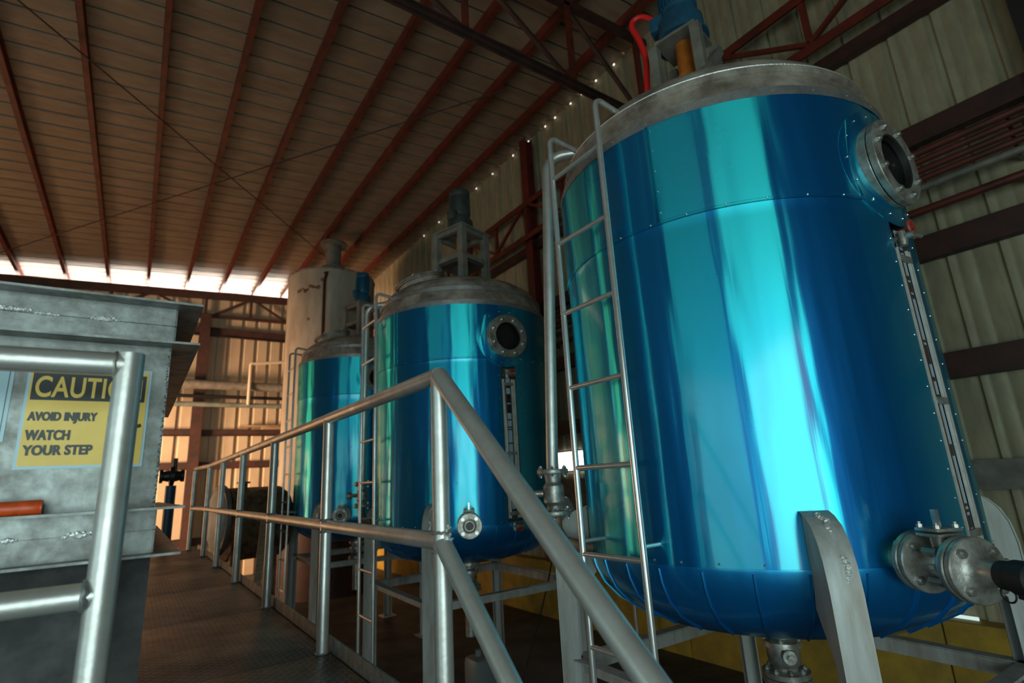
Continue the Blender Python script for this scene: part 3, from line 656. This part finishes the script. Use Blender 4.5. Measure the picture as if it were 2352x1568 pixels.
tank('process_tank', (2.978, 1.839), 1.74, 1.19, 'largest and nearest blue tank, with the flanged valve at its lower right', dict(w=.155, h=.68, r=.122, len=.66, rot=12, mat='mblue', frame='framegrey', rails=(), diag=True, bw=.065), 1, True)
tank('process_tank', (3.043, 5.335), 1.74, 1.175, 'middle blue tank behind the handrail corner, dark grey motor on top', dict(w=.21, h=.74, r=.122, len=.60, rot=18, mat='mgrey', frame='framegrey', rails=(.70, .36), bw=.08), 1, False)
tank('process_tank', (3.045, 8.95), 1.97, 1.385, 'farthest and smallest-looking blue tank, in front of the tall grey tank', dict(w=.20, h=.66, r=.11, len=.62, rot=18, mat='mblue', frame='framegrey', rails=(.62, .3), bw=.08), 1, False)

# ------------------------------------------------------------------ vent pipes beside the tanks
def vent_pipe(dx, dy, label, lean=0.):
    t = thing('vent_pipe', label, 'pipe', (dx, dy, ZF), 'vertical vent pipes beside the tanks')
    top = (dx+lean, dy-lean*.9, 1.98)
    pts = [Vector((dx, dy, .03)), Vector(top)]; e = Vector((.75, -.66, 0)).normalized()
    pts += arc(Vector(top)+e*.12, .12, -e, (0, 0, 1), 0, pi/2, 8)[1:] + [Vector(top)+e*.42+Vector((0, 0, .14))]
    obj('riser', tube(NB(), pts, .036, 18), 'steel', t)
    gv = NB(); o = (dx, dy, 0)
    lathe(gv, [(0, .035), (.09, .035), (.092, .03), (.092, .012), (.09, .008), (.05, .005), (.045, -.04), (.06, -.06), (.062, -.15), (.045, -.17), (.05, -.195), (.09, -.198), (.092, -.202), (.092, -.22), (.09, -.224), (0, -.224)], o, (0, 0, 1), 32)
    cyl(gv, (dx-.05, dy+.04, -.10), (dx-.14, dy+.10, -.10), .02, 14); cyl(gv, (dx-.10, dy+.07, -.10), (dx-.125, dy+.09, -.10), .04, 14)
    obj('gate_valve', gv, 'cast', t)
    for z, d in ((.035, 1), (-.198, 1), (.008, -1), (-.224, -1)):
        for k in range(4):
            b = NB(); a = pi/4+k*pi/2; hexbolt(b, (dx+cos(a)*.07, dy+sin(a)*.07, z), (0, 0, d), .014, .013); obj('flange_bolt', b, 'bolt', t)
    obj('tail_pipe', tube(NB(), [(dx, dy, -.224), (dx, dy, -.30), (dx+.03, dy-.02, -.37), (dx+.10, dy-.09, -.40), (dx+.27, dy-.21, -.40)], .034, 14), 'rust', t)
vent_pipe(2.02, 2.52, 'grey galvanised vent pipe with a valve beside the nearest tank ladder', .08)
vent_pipe(2.10, 6.02, 'pale vent pipe with an elbow at the middle tank ladder', .02)

# ------------------------------------------------------------------ walkway, handrails, stair
ZD = -.72
t = thing('walkway', 'dark checker plate walkway with a kerb strip under the handrail', 'walkway', (0, 5, ZD-.2))
b = NB(); yy = [1.46, 2.7, 3.93, 5.16, 6.4, 7.64, 8.95]
for y0, y1 in zip(yy[:-1], yy[1:]): box(b, (-1.7, y0+.002, ZD-.012), (.80, y1-.002, ZD), bev=.002)
obj('deck', b, 'deck', t)
b = NB(); bar(b, (.815, 1.46, ZD+.005), (.815, 8.95, ZD+.005), .008, .11); obj('kerb_strip', b, 'scuffed', t)
for x in (-1.6, -.4, .74):
    b = NB(); chan_bar(b, (x, 1.5, ZD-.1), (x, 8.9, ZD-.1), .06, .16, .008); obj('joist', b, 'darkred', t)
for x, y in ((.7, 2.0), (.7, 5.2), (.7, 8.6), (-1.5, 2.0), (-1.5, 5.2), (-1.5, 8.6)):
    b = NB(); bar(b, (x, y, ZF), (x, y, ZD-.18), .1, .1, upv=(0, 1, 0)); obj('leg', b, 'darkred', t)
ZR, ZM, rp = .33, -.173, .0265
t = thing('handrail', 'grey tube handrail along the walkway with a corner post and sloping stair rails', 'handrail', (.772, 1.51, ZD))
far = (.70, 8.90)
obj('top_rail', tube(NB(), [(.772, 1.51, ZR), (.772, 7.84, ZR+.02), (far[0], far[1], ZR+.03)], rp, 18), 'steel', t)
obj('middle_rail', tube(NB(), [(.772, 1.51, ZM), (.772, 7.84, ZM), (far[0], far[1], ZM)], rp, 18), 'steel', t)
for k, y in enumerate((1.51, 2.71, 3.98, 5.28, 6.57, 7.84, far[1])):
    x = far[0] if k == 6 else .772
    b = NB(); tube(b, [(x, y, ZD), (x, y, ZR)], rp, 18)
    if k == 0: tube(b, [(x, y, ZR-.001), (x, y, ZR+.018)], [rp, rp*.75], 18)
    p = obj('post', b, 'steel', t)
    for zz in (ZM+rp, ZM-rp, ZD+.003):
        b = NB(); tube(b, [(x+(rp+.001)*cos(j*2*pi/18), y+(rp+.001)*sin(j*2*pi/18), zz+.0015*sin(j*3)) for j in range(18)], .005, 6, closed=True); obj('weld', b, 'cast', p)
    if k == 0:
        cp = []; rs = []
        for j in range(26):
            q = j/25; a = rad(-75+22*sin(j*1.7)); cp.append((x+(rp+.001)*cos(a), y+(rp+.001)*sin(a), ZM+.045-.125*q)); rs.append((.4+.6*sin(pi*(q*.94+.03)))*random.uniform(.005, .010))
        b = NB(); tube(b, cp, rs, 7); obj('weld', b, 'bead', p, label='lumpy pale weld')
sl = .88
obj('stair_rail', tube(NB(), [(.772, 1.51, ZR), (.772, -.2, ZR-sl*1.71)], rp+.002, 20), 'steel', t)
obj('lower_stair_rail', tube(NB(), [(.772, 1.51, ZM), (.772, -.0, ZM-sl*1.51)], rp, 18), 'steel', t)
for y in (.25, -.2):
    b = NB(); tube(b, [(.772, y, max(ZF+.02, ZD-.1-sl*(1.51-y))), (.772, y, ZR-sl*(1.51-y))], rp, 18); obj('post', b, 'steel', t)
t = thing('stair', 'steel stair going down below the corner post of the handrail', 'stairs', (.37, .6, ZF))
for x in (-.06, .80):
    b = NB(); chan_bar(b, (x, 1.45, ZD-.12), (x, -.22, ZF+.02), .05, .2, .008, upv=Vector((0, -sl, 1)).normalized()); obj('stringer', b, 'darkred', t)
for k in range(7):
    z = ZD-.2*(k+1); y = 1.46-.2/sl*(k+1)+.0; b = NB(); box(b, (-.05, y-.02, z-.008), (.79, y+.22, z), bev=.002); obj('tread', b, 'deck', t)
t = thing('handrail', 'short grey tube handrail at left in front of the caution sign', 'handrail', (-.035, 1.51, ZD))
xl = -.035
pts = [(-1.65, 1.545, ZR+.0), (xl-.03, 1.51, ZR)] + [tuple(p) for p in arc((xl-.012, 1.51, ZR-.012), .012, (0, 0, 1), (1, 0, 0), 0, pi/2, 3)][1:]
obj('top_rail', tube(NB(), [(-1.65, 1.545, ZR-.026), (xl+.002, 1.51, ZR-.026)], rp+.001, 20), 'steel', t)
obj('middle_rail', tube(NB(), [(-1.65, 1.545, ZM-.018), (xl, 1.51, ZM-.018)], rp, 20), 'steel', t)
for x in (xl, -1.0):
    b = NB(); tube(b, [(x, 1.51, ZD), (x, 1.51, ZR)], rp+.002, 20); p = obj('post', b, 'steel', t)
    b = NB(); tube(b, [(x-rp-.001+.0022*sin(j*2.3), 1.51+(rp+.001)*cos(j*2*pi/20), ZM-.018+(rp+.001)*sin(j*2*pi/20)) for j in range(20)], [.005+.003*abs(sin(j*1.9)) for j in range(20)], 7, closed=True); obj('weld', b, 'scuffed', p)
    b = NB(); tube(b, [(x-rp-.001+.001*sin(j*2.3), 1.51+(rp+.001)*cos(j*2*pi/20), ZR-.026+(rp+.001)*sin(j*2*pi/20)) for j in range(20)], .004, 6, closed=True); obj('weld', b, 'cast', p)

# ------------------------------------------------------------------ steel bin with flanged stiffeners
YH, XE, pf = 1.75, .0516, .064
ZBIN = ZD; xb0, yb1 = -1.6, 3.3
t = thing('steel_bin', 'scuffed grey steel bin with flanged bands behind the left handrail', 'bin', (-.8, 2.5, ZD))
b = NB(); box(b, (xb0, YH, ZBIN), (XE, yb1, .53)); obj('body', b, 'scuffed', t)
def flange_ring(zt, zb_):
    b = NB(); th = .006
    for z in (zt, zb_):
        # one angle leg standing out all around
        for a, q in (((xb0-pf, YH-pf, z-th), (XE+pf, YH, z)), ((XE, YH, z-th), (XE+pf, yb1, z)), ((xb0-pf, yb1, z-th), (XE+pf, yb1+pf, z)), ((xb0-pf, YH, z-th), (xb0, yb1, z))): box(b, a, q)
    zm = (zt+zb_)/2
    for z0, z1 in ((zb_, zm-.001), (zm+.001, zt-th)):
        box(b, (xb0, YH-.006, z0), (XE+.002, YH, z1)); box(b, (XE, YH, z0), (XE+.006, yb1, z1))
    return b
lip = obj('upper_band', flange_ring(.528, .414), 'scuffed', t)
band = obj('lower_band', flange_ring(-.024, -.137), 'scuffed', t)
def beads(lst, par):
    for x0, x1, z, w in lst:
        b = NB(); n = int((x1-x0)/.0028)
        for k in range(n):
            x = x0+(x1-x0)*k/n; e = .5+.5*sin(pi*k/n); dome_blob(b, (x, YH-.006, z+random.uniform(-w, w)), random.uniform(.0035, .0075)*e)
        obj('weld_bead', b, 'bead', par, label='white lumpy weld bead')
beads([(-.34, -.255, .478, .003), (-.25, -.2, .472, .001), (-.137, -.072, .474, .004)], lip)
beads([(-.30, -.27, -.08, .002), (-.13, -.07, -.078, .005), (-.245, -.21, -.079, .002)], band)
b = NB()
for k in range(70): dome_blob(b, (XE+random.uniform(-.006, -.001), YH-.0005, -.02+.43*k/70+random.uniform(-.003, .003)), random.uniform(.0018, .0038))
obj('corner_weld', b, 'scuffed', t)
b = NB(); box(b, (xb0-.002, YH-.003, ZBIN), (XE+.002, yb1, -.145)); obj('lower_skirt', b, 'nearblack', t, label='near-black lower plate')  # separate near-black facing over the lower part of the body

# caution sign
ys = YH-.0005
t = thing('caution_sign', 'yellow and black caution sign on the steel bin, half behind the post', 'sign', (-.115, YH, .082))
def onsign(x, z, d): return Vector((x, ys-.0035-d, z))
b = NB(); box(b, (-.243, ys-.0022, .082), (.0125, ys, .3385)); obj('backing', b, 'signb', t, label='pale blue border')
b = NB(); box(b, (-.2365, ys-.0030, .0895), (.0062, ys-.0022, .3325)); obj('panel', b, 'signy', t)
b = NB(); box(b, (-.2325, ys-.0034, .2508), (.0015, ys-.0030, .3225)); obj('header', b, 'ink', t)
b = NB(); lettering(b, 'CAUTION', -.2255, -.0065, .2580, .3120, onsign, bold=.02, mi=0); obj('heading_letters', b, 'signy', t)
def heavy(b, s_, x0, x1, z0, z1, w):
    for k, (dx, dz) in enumerate(((0, 0), (-w, 0), (w, 0), (0, -w*.6), (0, w*.6), (-w*.7, -w*.5), (w*.7, w*.5), (-w*.7, w*.5), (w*.7, -w*.5))):
        lettering(b, s_, x0+w+dx, x1-w+dx, z0+w*.6+dz, z1-w*.6+dz, onsign, bold=.02, depth=.0006+.00003*k)
for s_, x0, x1, z0, z1 in (('AVOID INJURY', -.2315, -.0948, .1925, .2215), ('WATCH', -.2310, -.1445, .1512, .1770), ('YOUR STEP', -.2310, -.0960, .1145, .1400)):
    b = NB(); heavy(b, s_, x0, x1, z0, z1, .0011); obj('lettering', b, 'ink', t)
b = NB(); P2 = lambda x, z: onsign(x, z, .0003)
for p, q, w in (((-.072, .1785), (-.045, .187), .0095), ((-.045, .187), (-.028, .175), .009), ((-.03, .175), (-.012, .150), .010), ((-.03, .178), (.000, .190), .009), ((-.028, .172), (-.05, .150), .009)):
    bar(b, P2(*p), P2(*q), w, .0006, upv=(0, 1, 0))
lathe(b, [(0, 0), (.009, 0), (.009, .0006), (0, .0006)], P2(-.036, .203), (0, -1, 0), 16); obj('pictogram', b, 'ink', t)
t = thing('notice_sheet', 'pale blue notice with a dark border at the left edge of the photo', 'sign', (-.36, YH, .148))
b = NB(); box(b, (-.46, ys-.0015, .148), (-.268, ys, .3385)); obj('sheet', b, 'signb', t)
b = NB()
for a, q in (((-.455, .154), (-.2755, .1555)), ((-.455, .331), (-.2755, .3325)), ((-.277, .154), (-.2755, .3325)), ((-.455, .154), (-.4535, .3325))): box(b, (a[0], ys-.0019, a[1]), (q[0], ys-.0015, q[1]))
obj('border', b, 'ink', t)
b = NB(); zt_ = -.024+.0165
lathe(b, [(0.0, 0), (.0165, 0), (.0165, .55), (.0, .55)], (-.172, YH-.045, zt_), (-1, .0, 0), 20); lathe(b, [(.0166, .003), (.0172, .004), (.0172, .04), (.0166, .041)], (-.172, YH-.045, zt_), (-1, .0, 0), 20)
obj('orange_tube', b, 'rod', label='bright orange tube lying on the lower ledge of the steel bin', cat='tube')

# ------------------------------------------------------------------ the far end
gx, gy, gr = 3.68, 13.0, 1.035
t = thing('storage_tank', 'tall pale grey storage tank reaching the roof behind the blue tanks', 'tank', (gx, gy, ZF))
b = NB(); lathe(b, [(gr, -.7), (gr, 5.03)], (gx, gy, 0), seg=72); obj('shell', b, 'pale', t)
b = NB(); lathe(b, [(gr-.01, ZF), (gr-.01, -.7), (gr, -.7)], (gx, gy, 0), seg=72); obj('lower_shell', b, 'darkred', t)  # lower tank wall, coloured darker than the shell above
b = NB(); lathe(b, [(gr, 5.03), (gr+.02, 5.04), (gr+.015, 5.07), (.6, 5.20), (0, 5.28)], (gx, gy, 0), seg=72); obj('roof_cone', b, 'dome', t)
b = NB(); lathe(b, [(.19, 5.18), (.19, 5.38), (.31, 5.385), (.31, 5.45), (.19, 5.455), (.19, 6.05), (.33, 6.06), (.33, 6.13)], (gx, gy, 0), seg=40); obj('vent_stack', b, 'greypipe', t)
b = NB(); tube(b, [(gx-.47, gy-1.0, 4.88), (gx-.42, gy-1.0, 4.9), (gx-.47, gy-1.02, 4.7), (gx-.47, gy-1.02, 1.0)], .035, 10); obj('downpipe', b, 'darkred', t)
b = NB(); rr_ = random.Random(3)
for k in range(9):
    a = rad(-152+k*3.6); z = 4.55+rr_.uniform(-.05, .05)
    lathe(b, [(0, .012), (rr_.uniform(.03, .06), .0)], (gx+gr*cos(a), gy+gr*sin(a), z), (cos(a), sin(a), 0), 9)
for a, z, s in ((-118, 4.75, .05), (-135, 3.8, .04), (-128, 2.6, .03)): a = rad(a); lathe(b, [(0, .012), (s, .0)], (gx+gr*cos(a), gy+gr*sin(a), z), (cos(a), sin(a), 0), 9)
obj('rust_marks', b, 'rust', t)
# horizontal drum beyond the walkway
c0 = Vector((1.02, 9.75, -.38)); dd = Vector((1, .16, 0)).normalized()
t = thing('horizontal_drum', 'rusty horizontal drum with a white flanged end beyond the walkway', 'drum', (1.6, 9.8, ZF))
b = NB(); lathe(b, [(0, -.02), (.30, .0), (.42, .06), (.43, .10)], c0, dd, 40); obj('end_cover', b, 'white', t, label='white dished end')
b = NB(); lathe(b, [(.42, .09), (.51, .09), (.515, .10), (.515, .15), (.51, .16), (.42, .16)], c0, dd, 48); obj('end_flange', b, 'greypipe', t)
b = NB(); lathe(b, [(.45, .15), (.55, .2), (.55, 1.0), (.48, 1.1), (0, 1.16)], c0+Vector((0, 0, -.09)), dd, 40); obj('shell', b, 'rust', t)
b = NB(); q = c0+dd*.45; lathe(b, [(.06, .40), (.06, .52), (.10, .52), (.10, .55), (0, .55)], q, (0, 0, 1), 20); obj('nozzle', b, 'rust', t)
for s in (.32, .9):
    q = c0+dd*s; b = NB(); box(b, (q.x-.05, q.y-.4, ZF), (q.x+.05, q.y+.4, q.z-.3)); obj('saddle', b, 'rust', t)
# pipe stand with black valve
t = thing('pipe_stand', 'dark blue standpipe topped by a black flanged valve past the bin', 'pipe', (.46, 9.7, ZF))
b = NB(); tube(b, [(.46, 9.7, ZF), (.46, 9.7, .16)], .07, 16); obj('standpipe', b, 'bluepipe', t)
b = NB(); lathe(b, [(0, -.16), (.10, -.16), (.10, -.12), (.07, -.11), (.085, -.04), (.14, -.03), (.14, .03), (.085, .04), (.07, .1), (.09, .12), (.09, .16), (0, .16)], (.46, 9.7, .3), (1, 0, 0), 20); cyl(b, (.49, 9.7, .3), (.49, 9.7, .56), .03, 10); obj('valve', b, 'black', t)
# pipes along the back wall
for z, r, y, m_, lab in ((2.98, .13, 16.9, 'greypipe', 'thick grey pipe along the back wall'), (2.66, .05, 16.95, 'black', 'thin black pipe along the back wall under the thick one'), (2.42, .07, 16.85, 'tealpipe', 'pale green pipe along the back wall, lowest of the three')):
    b = NB(); tube(b, [(XL+.1, y, z), (4.3, y, z)], r, 16); obj('wall_pipe', b, m_, label=lab, cat='pipe', group='pipes along the back wall')
b = NB(); tube(b, [(2.47, 16.73, 2.42), (2.47, 16.73, 3.58), (2.5, 16.73, 3.62), (3.9, 16.7, 3.8)], .045, 10); obj('plastic_pipe', b, 'pvc', label='thin cream pipe bent at a right angle near the grey tank', cat='pipe')
for x0, x1, z, d in ((2.35, 3.6, 1.832, 0), (2.95, 3.7, 1.772, -.03)):
    b = NB(); box(b, (x0, 17.12+d, z), (x1, 17.36+d, z+.06), bev=.004); obj('wooden_board', b, 'wood', label='pale wooden board on a girt by the back wall, '+('upper and longer' if d == 0 else 'lower and shorter'), cat='board', group='boards on the girt')
b = NB(); bar(b, (1.50, 8.75, ZF), (1.62, 8.75, -.35), .10, .03, upv=(0, 1, 0)); obj('leaning_plank', b, 'wood', label='pale plank leaning behind the handrail by the drum', cat='plank')
# stray things on the floor
t = thing('plastic_jug', 'grey plastic jug on the floor behind the corner post', 'jug', (3.35, 5.6, ZF))
b = NB(); box(b, (3.16, 5.45, ZF), (3.50, 5.75, ZF+.36), bev=.07); obj('body', b, 'jug', t)
b = NB(); cyl(b, (3.28, 5.6, ZF+.35), (3.28, 5.6, ZF+.42), .035, 14); obj('cap', b, 'jug', t)
b = NB(); tube(b, [(3.4, 5.6, ZF+.35), (3.4, 5.6, ZF+.42), (3.48, 5.6, ZF+.36)], .014, 8); obj('handle', b, 'jug', t)
t = thing('floor_pipe', 'thin steel pipe standing in front of the yellow wall beneath the nearest tank', 'pipe', (5.5, 5.36, ZF))
b = NB(); tube(b, [(5.5, 5.36, ZF), (5.5, 5.36, -.55)], .028, 12); obj('pipe', b, 'steel', t)
b = NB(); cyl(b, (5.5, 5.36, -1.32), (5.5, 5.36, -1.18), .042, 14); obj('joint', b, 'cast', t)
pts = []
for k in range(24):
    q = k/23; pts.append((3.85-1.0*q, 4.9-.4*q, -.82-1.38*q**.8))
b = NB(); tube(b, pts, .008, 6); obj('power_cable', b, 'rubber', label='thin black cable hanging down in front of the yellow wall', cat='cable')
